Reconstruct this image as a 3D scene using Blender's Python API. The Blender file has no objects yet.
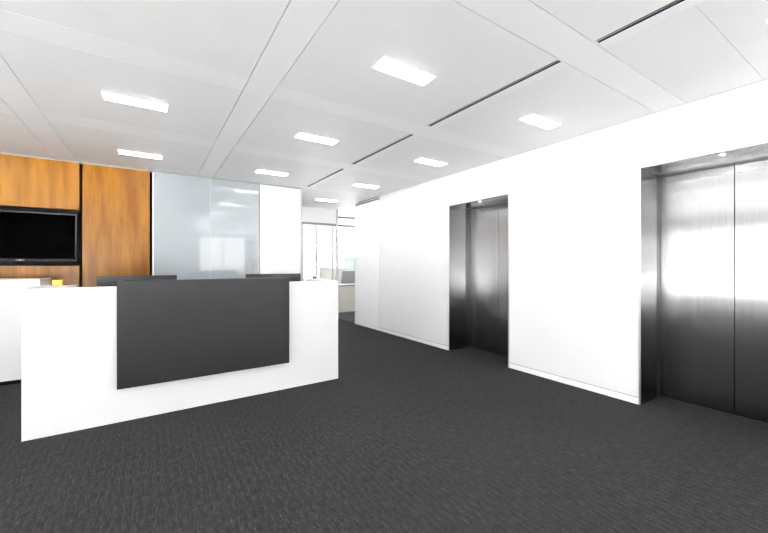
import bpy, bmesh, math, random
from mathutils import Vector, Matrix
random.seed(7)
scene = bpy.context.scene
COL = scene.collection

# ------------------------------------------------------------------ materials
def new_mat(name):
    m = bpy.data.materials.new(name); m.use_nodes = True
    nt = m.node_tree
    return m, nt, nt.nodes['Principled BSDF']

def srgb(r, g, b):
    def c(v):
        v /= 255.0
        return v / 12.92 if v <= 0.04045 else ((v + 0.055) / 1.055) ** 2.4
    return (c(r), c(g), c(b), 1.0)

def coords(nt, scale=(1, 1, 1), kind='Object', rot=(0, 0, 0)):
    tc = nt.nodes.new('ShaderNodeTexCoord'); mp = nt.nodes.new('ShaderNodeMapping')
    mp.inputs['Scale'].default_value = scale; mp.inputs['Rotation'].default_value = rot
    nt.links.new(tc.outputs[kind], mp.inputs['Vector'])
    return mp.outputs['Vector']

def noise(nt, vec, scale, detail=3.0, rough=0.5):
    n = nt.nodes.new('ShaderNodeTexNoise')
    n.inputs['Scale'].default_value = scale; n.inputs['Detail'].default_value = detail
    n.inputs['Roughness'].default_value = rough
    nt.links.new(vec, n.inputs['Vector'])
    return n.outputs['Fac']

def ramp(nt, fac, stops):
    r = nt.nodes.new('ShaderNodeValToRGB')
    while len(r.color_ramp.elements) < len(stops): r.color_ramp.elements.new(0.5)
    for e, (p, c) in zip(r.color_ramp.elements, stops):
        e.position = p; e.color = c
    nt.links.new(fac, r.inputs['Fac'])
    return r.outputs['Color']

def mix(nt, a, b, fac, mode='MIX'):
    x = nt.nodes.new('ShaderNodeMix'); x.data_type = 'RGBA'; x.blend_type = mode
    if isinstance(fac, float): x.inputs[0].default_value = fac
    else: nt.links.new(fac, x.inputs[0])
    for s, v in ((6, a), (7, b)):
        if isinstance(v, tuple): x.inputs[s].default_value = v
        else: nt.links.new(v, x.inputs[s])
    return x.outputs[2]

def plain(name, col, rough=0.5, metal=0.0, var=0.03, nscale=6.0, spec=0.5, bump=0.0, bscale=200.0):
    """painted / moulded surface with a faint procedural variation"""
    m, nt, p = new_mat(name)
    f = noise(nt, coords(nt), nscale, 4)
    a = tuple(max(0, c * (1 - var)) for c in col[:3]) + (1,)
    b = tuple(min(1, c * (1 + var)) for c in col[:3]) + (1,)
    nt.links.new(ramp(nt, f, [(0.3, a), (0.7, b)]), p.inputs['Base Color'])
    p.inputs['Roughness'].default_value = rough; p.inputs['Metallic'].default_value = metal
    p.inputs['Specular IOR Level'].default_value = spec
    if bump:
        bn = nt.nodes.new('ShaderNodeBump'); bn.inputs['Strength'].default_value = bump
        bn.inputs['Distance'].default_value = 0.002
        nt.links.new(noise(nt, coords(nt), bscale, 2), bn.inputs['Height'])
        nt.links.new(bn.outputs['Normal'], p.inputs['Normal'])
    return m

M = {}
M['wall'] = plain('white_wall_paint', (0.77, 0.77, 0.77, 1), 0.45, var=0.008, nscale=2, bump=0.05)
M['ceil_panel'] = plain('ceiling_panel_metal', (0.85, 0.85, 0.85, 1), 0.5, var=0.012, nscale=3, spec=0.3)
M['ceil_band'] = plain('ceiling_band_metal', (0.89, 0.89, 0.89, 1), 0.45, var=0.008, nscale=3, spec=0.3)
M['void'] = plain('dark_void', (0.05, 0.05, 0.05, 1), 0.9)
M['gap_grey'] = plain('joint_grey', (0.22, 0.22, 0.22, 1), 0.9)
M['black'] = plain('black_matt', (0.003, 0.003, 0.003, 1), 0.7, spec=0.08)
M['white_lam'] = plain('white_laminate', (0.64, 0.64, 0.642, 1), 0.35, var=0.006, nscale=3)
M['skirting'] = plain('white_skirting_paint', (0.86, 0.86, 0.86, 1), 0.4, var=0.006)
M['grey_end'] = plain('pale_grey_laminate', (0.86, 0.88, 0.83, 1), 0.4)
M['charcoal'] = plain('charcoal_laminate', srgb(30, 30, 31), 0.5, var=0.03, nscale=5, spec=0.2)
M['monitor'] = plain('dark_monitor_plastic', srgb(40, 40, 42), 0.45, var=0.05, spec=0.3)
M['monitor_dark'] = plain('black_monitor_plastic', srgb(30, 30, 32), 0.35)
M['screen'] = plain('black_glass_screen', (0.0004, 0.0004, 0.0004, 1), 0.2, spec=0.002)
M['tv_edge'] = plain('tv_edge_plastic', (0.0015, 0.0015, 0.0015, 1), 0.3, spec=0.1)
M['tv_glint'] = plain('tv_painted_glint', (0.014, 0.014, 0.0145, 1), 0.35, spec=0.2)
M['logo'] = plain('grey_logo_mark', (0.22, 0.22, 0.23, 1), 0.4)
M['alu'] = plain('grey_aluminium', (0.47, 0.48, 0.48, 1), 0.4, metal=0.3)
M['dark_alu'] = plain('dark_aluminium', (0.21, 0.215, 0.215, 1), 0.45, metal=0.2)
M['trim_steel'] = plain('bright_trim_steel', (0.7, 0.7, 0.7, 1), 0.3, metal=0.9)
M['cream'] = plain('cream_fabric', (0.80, 0.79, 0.73, 1), 0.8, bump=0.3)
M['grey_fabric'] = plain('grey_fabric', (0.27, 0.27, 0.275, 1), 0.8, bump=0.3)
M['beige'] = plain('beige_laminate', (0.58, 0.56, 0.50, 1), 0.6, var=0.05)
M['amber'] = plain('amber_reflection_block', srgb(222, 160, 62), 0.5, var=0.1, nscale=30)
M['ground'] = plain('pale_bounce_ground', (0.78, 0.78, 0.77, 1), 0.9, var=0.05)

def wood(name, shift):
    m, nt, p = new_mat(name)
    tc = nt.nodes.new('ShaderNodeTexCoord'); mp = nt.nodes.new('ShaderNodeMapping')
    mp.inputs['Location'].default_value = (shift, 0, shift * 0.37)
    mp.inputs['Scale'].default_value = (5.0, 5.0, 0.55)
    nt.links.new(tc.outputs['Object'], mp.inputs['Vector'])
    broad = noise(nt, mp.outputs['Vector'], 1.6, 3)
    c1 = ramp(nt, broad, [(0.32, srgb(99, 59, 5)), (0.5, srgb(112, 72, 9)), (0.68, srgb(126, 85, 20))])
    fine = noise(nt, coords(nt, (70, 70, 2.2)), 1.5, 4, 0.6)
    c2 = ramp(nt, fine, [(0.3, (0.70, 0.66, 0.62, 1)), (0.62, (1.05, 1.04, 1.02, 1))])
    col = mix(nt, c1, c2, 0.6, 'MULTIPLY')
    fig = noise(nt, coords(nt, (9, 9, 3.2)), 1.4, 2)
    c3 = ramp(nt, fig, [(0.28, (0.80, 0.75, 0.68, 1)), (0.45, (1, 1, 1, 1))])
    col = mix(nt, col, c3, 0.55, 'MULTIPLY')
    nt.links.new(col, p.inputs['Base Color'])
    p.inputs['Roughness'].default_value = 0.28
    p.inputs['Specular IOR Level'].default_value = 0.18
    return m
M['wood'] = wood('honey_veneer', 0.0)
M['wood_b'] = wood('honey_veneer_second', 3.3)

def carpet():
    m, nt, p = new_mat('ribbed_charcoal_carpet')
    ribs = noise(nt, coords(nt, (95, 15, 1)), 1.0, 3, 0.65)
    loops = noise(nt, coords(nt, (150, 90, 1)), 1.0, 2, 0.6)
    weft = noise(nt, coords(nt, (9, 46, 1)), 1.0, 2, 0.5)
    blotch = noise(nt, coords(nt), 0.9, 3)
    c = ramp(nt, ribs, [(0.30, srgb(35, 34.5, 35)), (0.52, srgb(46, 45.5, 46)), (0.72, srgb(63, 62.5, 63))])
    c = mix(nt, c, ramp(nt, loops, [(0.3, (0.48, 0.48, 0.48, 1)), (0.68, (1.42, 1.42, 1.42, 1))]), 0.75, 'MULTIPLY')
    c = mix(nt, c, ramp(nt, weft, [(0.35, (0.85, 0.85, 0.85, 1)), (0.65, (1.12, 1.12, 1.12, 1))]), 0.6, 'MULTIPLY')
    c = mix(nt, c, ramp(nt, blotch, [(0.35, (0.92, 0.92, 0.92, 1)), (0.65, (1.06, 1.06, 1.06, 1))]), 0.6, 'MULTIPLY')
    wv = nt.nodes.new('ShaderNodeTexWave'); wv.bands_direction = 'X'; wv.inputs['Scale'].default_value = 6.6
    wv.inputs['Distortion'].default_value = 1.2; wv.inputs['Detail'].default_value = 2.0; wv.inputs['Detail Scale'].default_value = 2.0
    nt.links.new(coords(nt, (1, 0.25, 1)), wv.inputs['Vector'])
    c = mix(nt, c, ramp(nt, wv.outputs['Fac'], [(0.15, (0.86, 0.86, 0.86, 1)), (0.85, (1.16, 1.16, 1.16, 1))]), 0.55, 'MULTIPLY')
    nt.links.new(c, p.inputs['Base Color'])
    p.inputs['Roughness'].default_value = 0.95; p.inputs['Specular IOR Level'].default_value = 0.1
    b = nt.nodes.new('ShaderNodeBump'); b.inputs['Strength'].default_value = 0.5; b.inputs['Distance'].default_value = 0.004
    nt.links.new(loops, b.inputs['Height']); nt.links.new(b.outputs['Normal'], p.inputs['Normal'])
    return m
M['carpet'] = carpet()

def steel(name, base, rough, aniso):
    m, nt, p = new_mat(name)
    f = noise(nt, coords(nt, (40, 40, 0.35)), 1.5, 3, 0.6)
    a = tuple(c * 0.93 for c in base) + (1,); b = tuple(min(1, c * 1.06) for c in base) + (1,)
    nt.links.new(ramp(nt, f, [(0.35, a), (0.65, b)]), p.inputs['Base Color'])
    p.inputs['Metallic'].default_value = 1.0
    p.inputs['Roughness'].default_value = rough
    p.inputs['Anisotropic'].default_value = aniso
    t = nt.nodes.new('ShaderNodeTangent'); t.direction_type = 'RADIAL'; t.axis = 'Z'
    nt.links.new(t.outputs['Tangent'], p.inputs['Tangent'])
    p.inputs['Anisotropic Rotation'].default_value = STEEL_ROT
    return m
STEEL_ROT = 0.0
M['steel'] = steel('brushed_steel_door', (0.40, 0.40, 0.40), 0.21, 1.0)
M['steel_shade'] = steel('steel_recess_dark_reflection', (0.10, 0.10, 0.10), 0.3, 0.5)  # recess colour darkened to carry the dark reflections beside the doors
M['steel_frame'] = steel('brushed_steel_frame', (0.26, 0.26, 0.26), 0.21, 1.0)

def frosted():
    m, nt, p = new_mat('frosted_glass_sheet')
    f = noise(nt, coords(nt, (0.7, 0.7, 0.5)), 1.2, 2)
    nt.links.new(ramp(nt, f, [(0.3, srgb(142, 148, 151)), (0.7, srgb(152, 157, 160))]), p.inputs['Base Color'])
    p.inputs['Roughness'].default_value = 0.06
    p.inputs['IOR'].default_value = 1.5
    return m
M['frosted'] = frosted()

def pane(name, tint=(1, 1, 1, 1), refl=0.9):
    m = bpy.data.materials.new(name); m.use_nodes = True
    nt = m.node_tree; nt.nodes.clear()
    out = nt.nodes.new('ShaderNodeOutputMaterial'); mx = nt.nodes.new('ShaderNodeMixShader')
    tr = nt.nodes.new('ShaderNodeBsdfTransparent'); gl = nt.nodes.new('ShaderNodeBsdfGlossy')
    tr.inputs['Color'].default_value = tint; gl.inputs['Roughness'].default_value = 0.02
    fr = nt.nodes.new('ShaderNodeFresnel'); fr.inputs['IOR'].default_value = 1.3
    ge = nt.nodes.new('ShaderNodeNewGeometry'); iv = nt.nodes.new('ShaderNodeMath'); iv.operation = 'SUBTRACT'; iv.inputs[0].default_value = 1.0
    mu = nt.nodes.new('ShaderNodeMath'); mu.operation = 'MULTIPLY'
    nt.links.new(ge.outputs['Backfacing'], iv.inputs[1]); nt.links.new(iv.outputs[0], mu.inputs[0]); nt.links.new(fr.outputs[0], mu.inputs[1])
    nt.links.new(mu.outputs[0], mx.inputs[0]); nt.links.new(tr.outputs[0], mx.inputs[1]); nt.links.new(gl.outputs[0], mx.inputs[2])
    nt.links.new(mx.outputs[0], out.inputs['Surface'])
    return m
M['glass'] = pane('clear_window_glass', (0.985, 0.985, 0.985, 1))
M['green_glass'] = plain('pale_green_frosted_glass', (0.50, 0.63, 0.59, 1), 0.15)

def emit(name, strength, col=(1, 1, 1, 1)):
    m = bpy.data.materials.new(name); m.use_nodes = True
    nt = m.node_tree; nt.nodes.clear()
    out = nt.nodes.new('ShaderNodeOutputMaterial'); e = nt.nodes.new('ShaderNodeEmission')
    e.inputs['Strength'].default_value = strength; e.inputs['Color'].default_value = col
    nt.links.new(e.outputs[0], out.inputs['Surface'])
    return m
LIGHT = 21.0; SUN = 205.0
M['lamp'] = emit('lit_diffuser', LIGHT, (1, 0.995, 0.985, 1))
M['spot'] = emit('lit_downlight', 5.0)

# ------------------------------------------------------------------ mesh helpers
class MB:
    """collects shapes into one mesh"""
    def __init__(s): s.bm = bmesh.new()
    def box(s, x0, x1, y0, y1, z0, z1, mat=0, bevel=0.0, seg=2):
        t = bmesh.new()
        bmesh.ops.create_cube(t, size=1.0)
        for v in t.verts:
            v.co = Vector(((x0 + x1) / 2 + v.co.x * (x1 - x0), (y0 + y1) / 2 + v.co.y * (y1 - y0), (z0 + z1) / 2 + v.co.z * (z1 - z0)))
        if bevel: bmesh.ops.bevel(t, geom=list(t.edges), offset=bevel, segments=seg, affect='EDGES', profile=0.5)
        s._merge(t, mat); return s
    def cyl(s, c, r, h, axis='Z', mat=0, r2=None, n=28, bevel=0.0):
        t = bmesh.new()
        bmesh.ops.create_cone(t, cap_ends=True, segments=n, radius1=r, radius2=r if r2 is None else r2, depth=h)
        if bevel:
            ed = [e for e in t.edges if all(abs(abs(v.co.z) - h / 2) < 1e-6 for v in e.verts) and abs(e.verts[0].co.z - e.verts[1].co.z) < 1e-6]
            bmesh.ops.bevel(t, geom=ed, offset=bevel, segments=2, affect='EDGES', profile=0.5)
        if axis == 'X': bmesh.ops.rotate(t, verts=t.verts, cent=(0, 0, 0), matrix=Matrix.Rotation(math.pi / 2, 3, 'Y'))
        if axis == 'Y': bmesh.ops.rotate(t, verts=t.verts, cent=(0, 0, 0), matrix=Matrix.Rotation(math.pi / 2, 3, 'X'))
        bmesh.ops.translate(t, verts=t.verts, vec=c)
        s._merge(t, mat); return s
    def prism(s, pts, axis, a, b, mat=0, bevel=0.0):
        """outline pts (2-D) extruded along axis from a to b"""
        t = bmesh.new()
        def P(u, v, w): return {'X': (w, u, v), 'Y': (u, w, v), 'Z': (u, v, w)}[axis]
        lo = [t.verts.new(P(u, v, a)) for u, v in pts]; hi = [t.verts.new(P(u, v, b)) for u, v in pts]
        t.faces.new(lo); t.faces.new(hi)
        n = len(pts)
        for i in range(n): t.faces.new((lo[i], lo[(i + 1) % n], hi[(i + 1) % n], hi[i]))
        bmesh.ops.recalc_face_normals(t, faces=t.faces)
        if bevel: bmesh.ops.bevel(t, geom=list(t.edges), offset=bevel, segments=2, affect='EDGES', profile=0.5)
        s._merge(t, mat); return s
    def _merge(s, t, mat):
        for f in t.faces: f.material_index = mat
        me = bpy.data.meshes.new('tmp'); t.to_mesh(me); t.free()
        s.bm.from_mesh(me); bpy.data.meshes.remove(me)
    def build(s, name, mats, parent=None, smooth=False):
        me = bpy.data.meshes.new(name); s.bm.to_mesh(me); s.bm.free()
        if not isinstance(mats, (list, tuple)): mats = [mats]
        for m in mats: me.materials.append(m)
        if smooth:
            for p in me.polygons: p.use_smooth = True
        o = bpy.data.objects.new(name, me); COL.objects.link(o)
        if parent: o.parent = parent
        return o

def tag(o, label, cat, group=None):
    o['label'] = label; o['category'] = cat
    if group: o['group'] = group
    return o
def struct(o):
    o['kind'] = 'structure'; return o
def thing(name, label, cat, loc=(0, 0, 0), rz=0.0, group=None):
    o = bpy.data.objects.new(name, None); COL.objects.link(o)
    o.empty_display_size = 0.1
    o.location = loc; o.rotation_euler = (0, 0, rz)
    return tag(o, label, cat, group)
def dup(root, loc, label, group=None, rz=None):
    r = root.copy(); COL.objects.link(r); r.location = loc; r['label'] = label
    if rz is not None: r.rotation_euler = (0, 0, rz)
    if group: r['group'] = group
    for ch in list(root.children):
        c = ch.copy(); COL.objects.link(c); c.parent = r
        for g in list(ch.children):
            d = g.copy(); COL.objects.link(d); d.parent = c
    return r

# ------------------------------------------------------------------ dimensions of the place (metres)
ZC = 2.80            # ceiling
XR = 4.00            # lift wall
YB = 6.45            # back wall face
XL, YR = -4.5, -4.5  # window walls behind and left of the viewer
YE, XO, YO = 8.40, 8.0, 12.0   # end glazing of the corridor, office extents

# ------------------------------------------------------------------ setting
PX0 = 4.062
struct(MB().box(XL, XO, YR, YO, -0.12, 0.0).build('floor', M['carpet']))
M['office_floor'] = plain('mid_grey_office_carpet', srgb(70, 70, 70), 0.95, var=0.15, nscale=60, spec=0.1)
struct(MB().box(PX0, XO, 7.371, 9.19, 0.0002, 0.004).build('floor_office', M['office_floor']))
struct(MB().box(-40, 40, -40, 40, -0.6, -0.5).build('ground', M['ground']))  # unseen ground, made pale to bounce light up through the windows

c = MB()
c.box(XL, XO, YR, YO, ZC + 0.03, ZC + 0.25, 2)
A = [(-4.41, -4.19), (-2.79, -2.57), (-1.075, -0.855), (0.64, 0.862)]
B = [(-3.80, -3.56), (-2.15, -1.92), (-0.48, -0.25), (1.20, 1.43), (2.87, 3.12), (4.54, 4.81), (6.30, 6.47), (8.02, 8.27)]
SLOT = (2.385, 2.445)          # run of slot diffusers
g = 0.0035
def tiles(x0, x1, y0, y1, mat, gx=g, gy=g):
    c.box(x0 + gx, x1 - gx, y0 + gy, y1 - gy, ZC, ZC + 0.024, mat)
for a0, a1 in A: tiles(a0, a1, YR, YB + 0.2, 1)
fields = [(XL, A[0][0]), (A[0][1], A[1][0]), (A[1][1], A[2][0]), (A[2][1], A[3][0]), (A[3][1], SLOT[0]), (SLOT[1], XR - 0.007)]
rows = []
y = YR
for b0, b1 in B:
    rows.append((y, b0)); y = b1
for fi, (x0, x1) in enumerate(fields):
    sx0 = x0 - (0.001 if fi else 0)
    for r0, r1 in rows:
        if r0 > YB and fi < 5: continue
        if fi == 5 and -0.4 < r0 < 0.5:
            tiles(x0 + 0.085, x1, r0, 0.72, 0, gy=0.0012); tiles(x0 + 0.085, x1, 0.72, r1, 0, gy=0.0012); tiles(x0, x0 + 0.085, r0, r1, 1, gx=0.001, gy=0.0022)
        elif fi == 5:
            tiles(x0 + 0.085, x1, r0, r1, 0, gx=0.001, gy=0.0022); tiles(x0, x0 + 0.085, r0, r1, 1, gx=0.001, gy=0.0022)
        else:
            tiles(x0, x1, r0, r1, 0, gy=0.0022)
    for b0, b1 in B:
        if b0 > YB and fi < 5: continue
        gb = 0.004 if 1.1 < b0 < 1.3 else 0.0012
        c.box(x0 + 0.0015, x1 - 0.0015, b0 + gb, b1 - gb, ZC, ZC + 0.024, 1)
for b0, b1 in B: c.box(SLOT[0], SLOT[1], b0 + 0.001, b1 - 0.001, ZC, ZC + 0.024, 1)
c.box(SLOT[0], SLOT[1], YR, B[0][0], ZC, ZC + 0.024, 1)
c.box(SLOT[0], SLOT[1], B[6][1], YE, ZC, ZC + 0.024, 0)
c.box(SLOT[1], XR, 8.27, YE, ZC, ZC + 0.024, 0)
c.box(XR + 0.003, XO, 7.37, YO, ZC, ZC + 0.024, 0)
c.box(2.36, XR, YE, YO, ZC, ZC + 0.024, 0)
struct(c.build('ceiling', [M['ceil_panel'], M['ceil_band'], M['gap_grey']]))

# lift wall with two openings
E1 = (3.085, 4.235); E2 = (0.425, 1.571); EH = 2.315; ED = 0.62
YD0, YD1 = 6.31, 7.37
w = MB()
for y0, y1 in ((YR, E2[0]), (E2[1], E1[0]), (E1[1], YD0 - 0.012)):
    w.box(XR, XR + ED, y0, y1, 0.0, ZC)
for e in (E1, E2): w.box(XR, XR + ED, e[0], e[1], EH, ZC)
w.box(XR + 0.03, XR + ED, YD0 - 0.012, YD1, 2.775, ZC)
w.box(XR + 0.06, XR + ED, YD0 - 0.012, YD1, 0.0, 2.775)
for e in (E1, E2): w.box(XR + ED + 0.002, XR + ED + 0.05, e[0] - 0.2, e[1] + 0.2, 0, EH + 0.2)
struct(w.build('wall_right', M['wall']))
# skirting boards, with the shadow line above them painted as a grey strip
b = MB()
for y0, y1 in ((YR, E2[0] - 0.004), (E2[1] + 0.004, E1[0] - 0.004), (E1[1] + 0.004, YD0 - 0.012)):
    b.box(XR - 0.006, XR - 0.0004, y0, y1, 0.0, 0.062, 0, 0.0015)
    b.box(XR - 0.0022, XR - 0.0004, y0, y1, 0.063, 0.069, 1)
struct(b.build('baseboard_right', [M['skirting'], M['gap_grey']]))
# tall flush white door at the end of the lift wall
d = MB()
d.box(XR - 0.001, XR + 0.05, YD0, YD1, 0.07, 2.735, 0, 0.002)
d.box(XR - 0.006, XR + 0.05, YD0, YD1, 0.0, 0.062, 0, 0.002)
do = struct(d.build('door_1', M['skirting']))
MB().box(XR + 0.012, XR + 0.058, YD0 - 0.011, YD1, 2.738, 2.773).build('door_head', M['dark_alu'], do)
MB().box(XR + 0.020, XR + 0.058, YD0 - 0.0115, YD0 - 0.0008, 0, 2.737).build('door_gap', M['gap_grey'], do)

# back wall: white right part, dark backing behind wood, niche
bw = MB()
bw.box(XL, XR - 1.655, YB + 0.10, YB + 0.22, 0, ZC, 0)
bw.box(1.615, 2.345, YB, YB + 0.099, 0, 2.775, 0)
bw.box(XL, -2.62, YB, YB + 0.099, 0, 2.775, 0)
struct(bw.build('wall_back', M['wall']))
tr = MB()
tr.box(-2.618, 0.029, YB + 0.085, YB + 0.099, 0, 2.785)
struct(tr.build('trim_1', M['black']))
sg = MB(); sg.box(XL, 2.345, YB + 0.025, YB + 0.098, 2.777, ZC - 0.001)
struct(sg.build('trim_2', M['dark_alu']))
# corner post and corridor side of back wall
struct(MB().box(2.346, 2.372, YB - 0.002, YB + 0.22, 0, ZC - 0.002).build('trim_3', M['alu']))
struct(MB().box(2.25, 2.345, YB + 0.222, YE + 0.1, 0, ZC).build('wall_corridor', M['wall']))

# window walls out of frame (they light the lobby and show in the steel doors)
def window_wall(name, axis, pos, thick, span, wins, z0, z1):
    m = MB()
    def bx(u0, u1, a, b):
        if axis == 'X': m.box(min(pos, pos + thick), max(pos, pos + thick), u0, u1, a, b)
        else: m.box(u0, u1, min(pos, pos + thick), max(pos, pos + thick), a, b)
    u = span[0]
    for u0, u1 in wins:
        bx(u, u0, 0, ZC); bx(u0, u1, 0, z0); bx(u0, u1, z1, ZC); u = u1
    bx(u, span[1], 0, ZC)
    return struct(m.build(name, M['wall']))
WN = [0]
def window(axis, pos, u0, u1, z0, z1, mull=1, mat=None, transom=None):
    WN[0] += 1
    f = MB(); t = 0.05
    def bx(m, a, b, z_0, z_1, d=0.03):
        if axis == 'X': m.box(pos - d, pos + d, a, b, z_0, z_1)
        else: m.box(a, b, pos - d, pos + d, z_0, z_1)
    bx(f, u0, u1, z0, z0 + t); bx(f, u0, u1, z1 - t, z1)
    bx(f, u0, u0 + t, z0 + t, z1 - t); bx(f, u1 - t, u1, z0 + t, z1 - t)
    for i in range(mull):
        uc = u0 + (u1 - u0) * (i + 1) / (mull + 1)
        bx(f, uc - t / 2, uc + t / 2, z0 + t, z1 - t)
    o = struct(f.build('window_%d' % WN[0], mat or M['alu']))
    p = MB(); bx(p, u0 + 0.01, u1 - 0.01, z0 + 0.01, z1 - 0.01, 0.004); p.build('pane', M['glass'], o)
    return o
LW = [(-3.6, -1.9), (-1.6, 0.1), (0.4, 2.1), (2.4, 4.1)]
window_wall('wall_left', 'X', XL, -0.2, (YR - 0.2, YB + 0.22), LW, 0.60, 2.35)
for u in LW: window('X', XL - 0.1, u[0], u[1], 0.60, 2.35)
RW = [(-4.2, -2.6), (-2.5, -0.9), (1.75, 3.75)]
window_wall('wall_behind', 'Y', YR, -0.2, (XL, XR + ED), RW, 0.06, 2.70)
for u in RW: window('Y', YR - 0.1, u[0], u[1], 0.06, 2.70)

# office beyond the corridor
window_wall('wall_office_far', 'Y', YO, 0.2, (2.0, XO + 0.2), [(3.2, 7.7)], 0.9, 2.62)
window('Y', YO + 0.1, 3.2, 7.7, 0.9, 2.62, 3)
struct(MB().box(XO, XO + 0.2, 7.17, YO, 0, ZC).build('wall_office_right', M['wall']))
struct(MB().box(XR + ED + 0.052, XO, 7.17, 7.37, 0, ZC).build('wall_office_near', M['wall']))
struct(MB().box(2.0, 2.2, YE + 0.1, YO, 0, ZC).build('wall_office_left', M['wall']))

# glazed end of the corridor: post, head, transom, panes, door
PX = 4.03
gw = MB()
gw.box(PX - 0.03, PX + 0.03, YE - 0.03, YE + 0.03, 0, ZC - 0.002, 0)              # corner post
gw.box(2.346, PX - 0.031, YE - 0.025, YE + 0.025, 2.36, 2.42, 1)                  # transom over the door
gw.box(PX + 0.031, 5.6, YE - 0.025, YE + 0.025, 2.36, 2.42, 1)
gw.box(PX + 0.031, 5.6, YE - 0.025, YE + 0.025, 2.57, 2.63, 1)
gw.box(PX - 0.025, PX + 0.025, YE + 0.031, 9.75, 2.71, 2.77, 1)                   # head of glass screen running away
gw.box(PX - 0.025, PX + 0.025, YE + 0.031, 9.75, 0, 0.05, 0)
gw.box(PX - 0.025, PX + 0.025, 9.75, 9.80, 0, 2.77, 0)
gw.box(3.89, 3.925, YE - 0.025, YE + 0.025, 0, 2.359, 0)
gw.box(3.07, 3.13, YE - 0.025, YE + 0.025, 0, 2.359, 0)
gwo = struct(gw.build('window_partition', [M['alu'], M['dark_alu']]))
pm = MB()
pm.box(PX - 0.005, PX + 0.005, YE + 0.032, 9.74, 0.051, 2.70)
pm.box(2.35, 3.065, YE - 0.005, YE + 0.005, 0.0, 2.355)
pm.build('pane', M['glass'], gwo)
struct(MB().box(2.346, PX - 0.032, YE - 0.02, YE + 0.02, 2.421, ZC - 0.002).build('trim_4', M['wall']))
dr = MB()
dr.box(3.135, 3.885, YE - 0.006, YE + 0.006, 0.01, 2.35)
dro = struct(dr.build('door_2', M['glass']))
MB().cyl((3.39, YE - 0.04, 1.06), 0.045, 0.05, 'Y', bevel=0.01).build('handle', M['dark_alu'], dro, True)

# ------------------------------------------------------------------ wood panels, niche, TV
def slab(name, x0, x1, z0, z1, mat, label, cat, y0=YB, y1=YB + 0.084):
    return tag(MB().box(x0, x1, y0, y1, z0, z1, 0, 0.0015).build(name, mat), label, cat)
slab('wood_panel', -2.6, -0.818, 2.125, 2.772, M['wood'], 'honey wood wall panel above the black television niche', 'wall panel')
slab('wood_panel', -0.785, -0.004, 0.0, 2.772, M['wood_b'], 'tall full-height honey wood wall panel between the television and the frosted glass', 'wall panel')
slab('wood_panel', -2.6, -0.818, 0.0, 1.352, M['wood'], 'honey wood wall panel below the black television niche', 'wall panel')

tv = thing('television', 'black flat-screen television in the black niche of the wood wall', 'television', (-1.43, YB + 0.02, 1.415))
MB().box(-0.58, 0.58, 0.012, 0.05, 0, 0.65, 0, 0.006).build('back_casing', M['black'], tv)
fr = MB()
fr.box(-0.58, 0.58, 0, 0.0118, 0.632, 0.65); fr.box(-0.58, 0.58, 0, 0.0118, 0, 0.03)
fr.box(-0.58, -0.566, 0, 0.0118, 0.0301, 0.6319); fr.box(0.566, 0.58, 0, 0.0118, 0.0301, 0.6319)
fo = fr.build('bezel', M['tv_edge'], tv)
MB().box(-0.5795, 0.5795, -0.0015, -0.0003, 0.636, 0.649).build('glint_strip', M['tv_glint'], fo)  # grey strips painted as the glossy reflection along the bezel
MB().box(0.567, 0.5785, -0.0015, -0.0003, 0.25, 0.6355).build('glint_strip', M['tv_glint'], fo)
MB().box(-0.5655, 0.5655, 0.004, 0.0115, 0.0305, 0.6315).build('screen', M['screen'], tv)
MB().cyl((0.02, -0.001, 0.014), 0.008, 0.004, 'Y').box(-0.02, 0.06, -0.0015, 0.0005, 0.011, 0.017).build('logo', M['logo'], fo)
MB().box(-0.2, 0.2, 0.0505, 0.064, 0.15, 0.5).build('bracket', M['black'], tv)

# frosted glass sheet
gp = thing('glass_partition', 'tall frosted glass partition right of the tall wood panel', 'glass partition', (0.825, YB, 0))
gq = MB(); gq.box(-0.775, -0.0012, 0.01, 0.022, 0.02, 2.772); gq.box(0.0012, 0.778, 0.01, 0.022, 0.02, 2.772)
gq.build('glass_sheet', M['frosted'], gp)
MB().box(-0.0008, 0.0008, 0.008, 0.0222, 0.02, 2.772).build('joint', M['white_lam'], gp)
MB().box(-0.795, -0.776, 0.0, 0.09, 0.0, 2.772).build('edge_post', M['white_lam'], gp)
MB().box(-0.775, 0.778, 0.0225, 0.09, 0.02, 2.772).build('backing', M['white_lam'], gp)
MB().box(-0.775, 0.778, 0.004, 0.09, 0.0, 0.0195).build('bottom_rail', M['alu'], gp)

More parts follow.
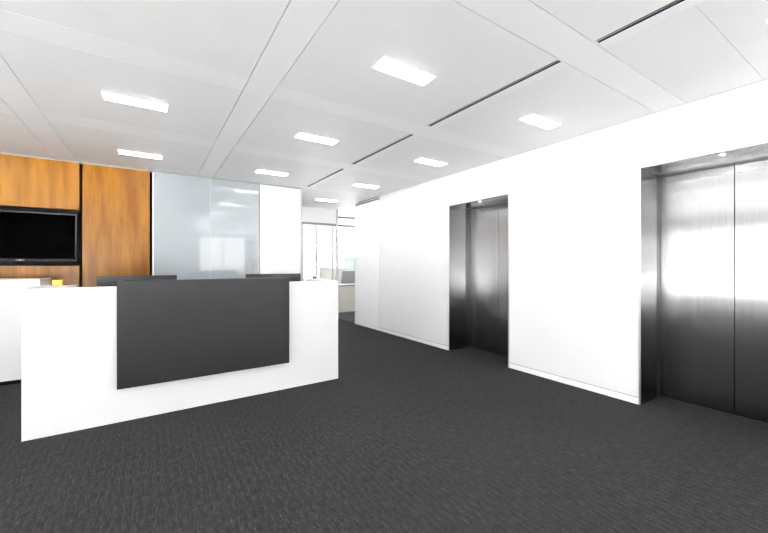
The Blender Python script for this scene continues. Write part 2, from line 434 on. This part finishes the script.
# ------------------------------------------------------------------ lifts
def elevator(y0, y1, label):
    ym = (y0 + y1) / 2; hw = (y1 - y0) / 2 - 0.002
    t = thing('elevator', label, 'elevator', (XR, ym, 0), 0, 'elevators in the white wall')
    for s in (-1, 1):
        j = MB()
        j.prism([(0.0, s * hw), (0.0, s * (hw - 0.013)), (0.36, s * (hw - 0.013)), (0.36, s * hw)], 'Z', 0.0, EH - 0.016)
        jo = j.build('jamb', M['steel_frame'], t)
        MB().box(0.3605, 0.56, min(s * (hw - 0.004), s * hw), max(s * (hw - 0.004), s * hw), 0, EH - 0.017).build('recess', M['steel_shade'], jo)
        e = MB(); e.box(-0.006, -0.0005, s * hw - 0.004 - (0.008 if s > 0 else 0), s * hw + 0.004 + (0 if s > 0 else 0.008), 0, EH + 0.004)
        e.build('edge_trim', M['trim_steel'], t)
    hd = MB()
    hd.box(0.0, 0.36, -hw, hw, EH - 0.0155, EH - 0.002)
    ho = hd.build('head', M['steel_frame'], t)
    MB().box(0.3605, 0.56, -hw, hw, EH - 0.008, EH - 0.002).build('recess', M['steel_shade'], ho)
    MB().box(-0.006, -0.0005, -hw + 0.009, hw - 0.009, EH - 0.008, EH + 0.004).build('head_trim', M['trim_steel'], t)
    dl = MB(); dl.cyl((0.055, -0.02, EH - 0.017), 0.024, 0.004, bevel=0.001).build('downlight', M['trim_steel'], ho)
    MB().cyl((0.055, -0.02, EH - 0.0205), 0.017, 0.003).build('lamp', M['spot'], dl_parent(ho))
    iw = hw - 0.010
    MB().box(0.485, 0.52, -iw - 0.004, -0.003, 0.012, EH - 0.004, 0, 0.002).build('door_leaf', M['steel'], t)
    MB().box(0.485, 0.52, 0.003, iw + 0.004, 0.012, EH - 0.004, 0, 0.002).build('door_leaf', M['steel'], t)
    MB().box(0.548, 0.56, -iw, iw, 0.012, EH - 0.004).build('shaft_lining', M['black'], t)
    MB().box(0.47, 0.545, -iw + 0.002, iw - 0.002, 0.0005, 0.006).build('sill', M['black'], t)
    return t
def dl_parent(head): return head
elevator(E1[0], E1[1], 'farther steel elevator entrance, left of the two, in the white wall')
elevator(E2[0], E2[1], 'nearer steel elevator entrance cut off by the right edge of the photo')

# ------------------------------------------------------------------ reception desk
RZ = math.atan2(0.07, 2.72)
desk = thing('reception_desk', 'white reception desk with a charcoal front panel on the grey carpet', 'desk', (-0.83, 3.841, 0), RZ)
L = 2.725
MB().box(0, L, 0, 0.10, 0.0, 1.175, 0, 0.0015).build('front_panel', M['white_lam'], desk)
MB().box(0, 0.27, 0.1005, 0.60, 0, 1.175, 0, 0.0015).build('side_panel', M['white_lam'], desk)
MB().box(L - 0.06, L, 0.1005, 0.85, 0, 1.1749, 0, 0.0015).build('side_panel', M['white_lam'], desk)
MB().box(0.271, L - 0.061, 0.101, 0.90, 0.71, 0.74, 0, 0.002).build('worktop', M['white_lam'], desk)
MB().box(0.35, 0.39, 0.62, 0.88, 0.0, 0.709).box(0.31, 0.349, 0.62, 0.88, 0.0, 0.709).build('worktop_support', M['white_lam'], desk)
ap = MB()
ap.prism([(-0.062, 0.30), (-0.062, 1.222), (0.14, 1.222), (0.14, 1.186), (-0.030, 1.186), (-0.030, 0.30)], 'X', 0.592, 2.10, 0, 0.001)
apo = ap.build('accent_panel', M['charcoal'], desk); apo['label'] = 'charcoal counter panel standing proud of the white front'
for xx in (0.75, 1.35, 1.94): MB().box(xx - 0.03, xx + 0.03, -0.0298, -0.0003, 0.42, 1.1).build('spacer', M['dark_alu'], apo)

def monitor(x, y, label, rz):
    t = thing('monitor', label, 'monitor', (x, y, 0.7405), rz, 'monitors behind the reception counter')
    b = MB()
    b.box(-0.335, 0.335, -0.012, 0.012, 0.125, 0.515, 0, 0.004)
    b.prism([(-0.0121, 0.19), (-0.045, 0.23), (-0.045, 0.42), (-0.0121, 0.46)], 'X', -0.22, 0.22, 0)
    b.build('casing', M['monitor'], t)
    MB().box(-0.325, 0.325, 0.0122, 0.0135, 0.14, 0.505).build('screen', M['screen'], t)
    n = MB(); n.box(-0.035, 0.035, -0.075, -0.0455, 0.012, 0.34, 0, 0.004); n.build('stand_neck', M['monitor_dark'], t)
    MB().box(-0.13, 0.13, -0.15, 0.07, 0.0, 0.0118, 0, 0.004).build('stand_base', M['monitor_dark'], t)
    return t
monitor(-0.093, 4.42, 'dark monitor back showing above the left end of the charcoal counter panel', RZ)
monitor(1.285, 4.45, 'dark monitor back showing above the right end of the charcoal counter panel', 0.0)

tag(MB().box(-0.034, 0.034, -0.028, 0.028, 0, 0.05, 0, 0.003).build('reflection_block', M['amber']),
    'small amber block on the left desk return, standing in for a reflection on the wood wall', 'block').location = (-0.705, 4.36, 1.1755)  # amber block stands in for a light reflection on the wood wall

# low white cabinet against the wood wall
cb = thing('cabinet', 'tall white cabinet under the television left of the reception desk', 'cabinet', (-1.08, 5.73, 0))
CH = 1.165
MB().box(-1.5, -0.022, 0.02, 0.56, 0.05, CH, 0, 0.0015).build('carcass', M['white_lam'], cb)
for i in range(2):
    x0 = -1.5 + i * 0.75
    MB().box(x0 + 0.0015, x0 + (0.7485 if i == 0 else 0.728), 0.0, 0.0195, 0.05, CH - 0.002, 0, 0.001).build('door', M['white_lam'], cb)
MB().box(-1.5, -0.02, 0.03, 0.55, 0.0, 0.0495).build('plinth', M['black'], cb)
MB().box(-1.5, 0, -0.006, 0.57, CH + 0.0005, CH + 0.032, 0, 0.002).build('worktop', M['white_lam'], cb)
ep = MB().box(-0.0215, -0.0015, 0.0, 0.56, 0.0, CH, 0, 0.001).build('end_panel', M['grey_end'], cb)
ep['label'] = 'pale grey end panel'

# ------------------------------------------------------------------ slot diffusers and lights
def slot(y0, y1, label):
    yc = (y0 + y1) / 2; h = (y1 - y0) / 2 - 0.002
    t = thing('slot_diffuser', label, 'air diffuser', (2.415, yc, ZC), 0, 'dark slot diffusers in the ceiling')
    f = MB()
    f.box(-0.029, -0.022, -h, h, 0.0, 0.026); f.box(0.022, 0.029, -h, h, 0.0, 0.026)
    f.box(-0.0219, 0.0219, -h, -h + 0.008, 0, 0.026); f.box(-0.0219, 0.0219, h - 0.008, h, 0, 0.026)
    f.build('frame', M['ceil_band'], t)
    MB().box(-0.0215, 0.0215, -h + 0.009, h - 0.009, 0.02, 0.026).build('slot_back', M['black'], t)
    MB().box(-0.0215, -0.0165, -h + 0.009, h - 0.009, 0.001, 0.0195).box(0.0165, 0.0215, -h + 0.009, h - 0.009, 0.001, 0.0195).build('slot_lining', M['black'], t)
    MB().prism([(0.002, 0.002), (0.005, 0.002), (0.012, 0.017), (0.009, 0.017)], 'Y', -h + 0.01, h - 0.01).build('vane', M['alu'], t)
slot(-0.25, 1.20, 'nearest dark ceiling slot, cut by the top edge of the photo')
slot(1.43, 2.87, 'second dark ceiling slot from the front, the long one between two light bands')
slot(3.12, 4.54, 'third dark ceiling slot from the front, left of the far elevator')
slot(4.81, 6.30, 'farthest short-looking dark ceiling slot, ending at the white corner')

def lamp(x, y, label, group='recessed ceiling lights'):
    t = thing('ceiling_light', label, 'ceiling light', (x, y, ZC), 0, group)
    f = MB(); a, b, r = 0.238, 0.082, 0.008
    f.box(-a, a, -b, -b + r, -0.006, -0.0005); f.box(-a, a, b - r, b, -0.006, -0.0005)
    f.box(-a, -a + r, -b + r, b - r, -0.006, -0.0005); f.box(a - r, a, -b + r, b - r, -0.006, -0.0005)
    f.build('frame', M['ceil_band'], t)
    d = MB(); d.box(-a + r + 0.0005, a - r - 0.0005, -b + r + 0.0005, b - r - 0.0005, -0.012, -0.001, 0, 0.006, 4)
    d.build('diffuser', M['lamp'], t)
    return t
LX = [-3.52, -1.80, -0.10, 1.59, 3.28]; LY = [-2.90, -1.25, 0.46, 2.15, 3.83, 5.62]
first = lamp(LX[3], LY[3], 'large lit ceiling light nearest the viewer, at the top middle')
names = {(3.28, 0.46): 'lit ceiling light barely cut by the right edge of the photo',
         (-0.10, 2.15): 'lit ceiling light cut by the top edge of the photo, left of the wide band',
         (3.28, 2.15): 'lit ceiling light nearest above the white wall between the elevators',
         (-0.10, 3.83): 'long lit ceiling light at upper left, the nearer of two above the wood wall',
         (1.59, 3.83): 'lit ceiling light in the middle row between wide band and slot',
         (3.28, 3.83): 'lit ceiling light above the far elevator',
         (-0.10, 5.62): 'lit ceiling light close to the top of the wood wall',
         (1.59, 5.62): 'lit ceiling light close to the frosted glass panel and white wall',
         (3.28, 5.62): 'lit ceiling light above the tall white door at the end'}
for x in LX:
    for y in LY:
        if (x, y) == (LX[3], LY[3]): continue
        if (x, y) in names: dup(first, (x, y, ZC), names[(x, y)])
        else: dup(first, (x, y, ZC), 'recessed ceiling light over the part of the lobby outside the photo', 'ceiling lights outside the photo')
dup(first, (3.27, 7.33, ZC), 'small faint ceiling light over the corridor mouth behind the white corner')
dup(first, (5.0, 8.9, ZC), 'ceiling light added to brighten the glazed office', 'added office lights')  # two lamps added to brighten the office behind the glazing
dup(first, (5.0, 10.6, ZC), 'ceiling light added to brighten the glazed office', 'added office lights')

# ------------------------------------------------------------------ things in the office
def office_chair(x, y, rz, mat, label, zs=0.48, zb=1.22, wd=0.24):
    t = thing('office_chair', label, 'chair', (x, y, 0), rz)
    MB().box(-wd, wd, -0.23, 0.23, zs - 0.04, zs + 0.04, 0, 0.025, 3).build('seat', mat, t, True)
    MB().prism([(-wd - 0.02, zs + 0.28), (wd + 0.02, zs + 0.28), (wd - 0.01, zb), (-wd + 0.01, zb)], 'Y', -0.27, -0.21, 0, 0.018).build('backrest', mat, t, True)
    MB().box(-0.03, 0.03, -0.30, -0.272, zs - 0.06, zs + 0.45).box(-0.03, 0.03, -0.30, 0.0, zs - 0.062, zs - 0.041).build('back_support', M['dark_alu'], t)
    MB().cyl((0, 0, 0.24), 0.025, zs - 0.30).build('column', M['alu'], t, True)
    for k in range(5):
        a = k * 2 * math.pi / 5
        r = MB(); r.box(0.026, 0.29, -0.02, 0.02, 0.07, 0.10, 0, 0.005)
        bmesh.ops.rotate(r.bm, verts=r.bm.verts, cent=(0, 0, 0), matrix=Matrix.Rotation(a, 3, 'Z'))
        r.build('leg', M['alu'], t)
        q = MB(); q.cyl((0.27 * math.cos(a), 0.27 * math.sin(a), 0.035), 0.034, 0.03, 'Y', bevel=0.006); q.build('caster', M['black'], t, True)
    return t
# office desk with a beige front
od = thing('office_desk', 'beige-fronted office desk seen through the gap at the corridor end', 'desk', (5.25, 9.2, 0))
MB().box(-0.95, 1.2, 0.0, 0.03, 0.03, 0.76, 0, 0.002).build('front_panel', M['beige'], od)
MB().box(-0.95, 1.2, 0.01, 0.028, 0.0, 0.0295).build('plinth', M['dark_alu'], od)
MB().box(-1.0, 1.25, -0.03, 0.75, 0.762, 0.80, 0, 0.003).build('desktop', M['dark_alu'], od)
for s in (-0.95, 1.17): MB().box(s, s + 0.03, 0.031, 0.72, 0, 0.7615).build('side_panel', M['beige'], od)
office_chair(5.45, 10.25, math.pi, M['grey_fabric'], 'grey chair back above the beige desk at the corridor end', 0.48, 1.18)
office_chair(4.75, 10.45, math.pi, M['cream'], 'cream chair back behind the glass door and partition post', 0.5, 1.305, 0.25)
cp = thing('cupboard', 'white office cupboard behind the beige desk under the green glass', 'cupboard', (5.8, 10.9, 0))
MB().box(-0.9, 1.0, 0, 0.45, 0.06, 1.28, 0, 0.002).build('carcass', M['white_lam'], cp)
MB().box(-0.88, 0.98, 0.02, 0.44, 0, 0.0595).build('plinth', M['dark_alu'], cp)
for i in range(2): MB().box(-0.898 + i * 0.95, 0.046 + i * 0.95, -0.02, -0.0005, 0.07, 1.275, 0, 0.001).build('door', M['white_lam'], cp)
gs = thing('glass_screen', 'pale green glass screen standing on the white office cupboard', 'screen', (6.2, 11.1, 1.2802))
MB().box(-0.6, 0.6, -0.006, 0.006, 0.012, 0.36).build('pane', M['green_glass'], gs)
MB().box(-0.6, 0.6, -0.012, 0.012, 0, 0.0118).build('rail', M['alu'], gs)

# ------------------------------------------------------------------ world, camera, view
# sun added behind the lift side lights the pale bounce ground, which brightens the ceiling
sl = bpy.data.lights.new('sun', 'SUN'); sl.energy = SUN; sl.angle = 0.01; sl.color = (0.985, 0.985, 1.0)
so = bpy.data.objects.new('sun', sl); COL.objects.link(so)
so.rotation_euler = Vector((-0.62, -0.12, -0.78)).to_track_quat('-Z', 'Y').to_euler()
so.location = (10, 3, 12)
wd = bpy.data.worlds.new('daylight'); scene.world = wd; wd.use_nodes = True
bg = wd.node_tree.nodes['Background']
bg.inputs['Color'].default_value = (0.985, 0.985, 1.0, 1); bg.inputs['Strength'].default_value = 6.0

F = 358.7
cam = bpy.data.cameras.new('camera'); co = bpy.data.objects.new('camera', cam); COL.objects.link(co)
cam.sensor_fit = 'HORIZONTAL'; cam.sensor_width = 36.0; cam.lens = 36.0 * F / 768
cam.shift_y = -(266.5 - 265.3) / 768
cam.clip_start = 0.05
co.location = (0, 0, 1.36)
co.rotation_euler = (math.pi / 2, 0, -math.atan(234 / F))
scene.camera = co
vs = scene.view_settings
vs.view_transform = 'Standard'; vs.look = 'None'; vs.gamma = 1.0; vs.use_curve_mapping = False
vs.exposure = 0.74
scene.cycles.max_bounces = 14; scene.cycles.diffuse_bounces = 8; scene.cycles.glossy_bounces = 5
scene.cycles.transparent_max_bounces = 16; scene.cycles.use_denoising = True
scene.cycles.sample_clamp_indirect = 8.0
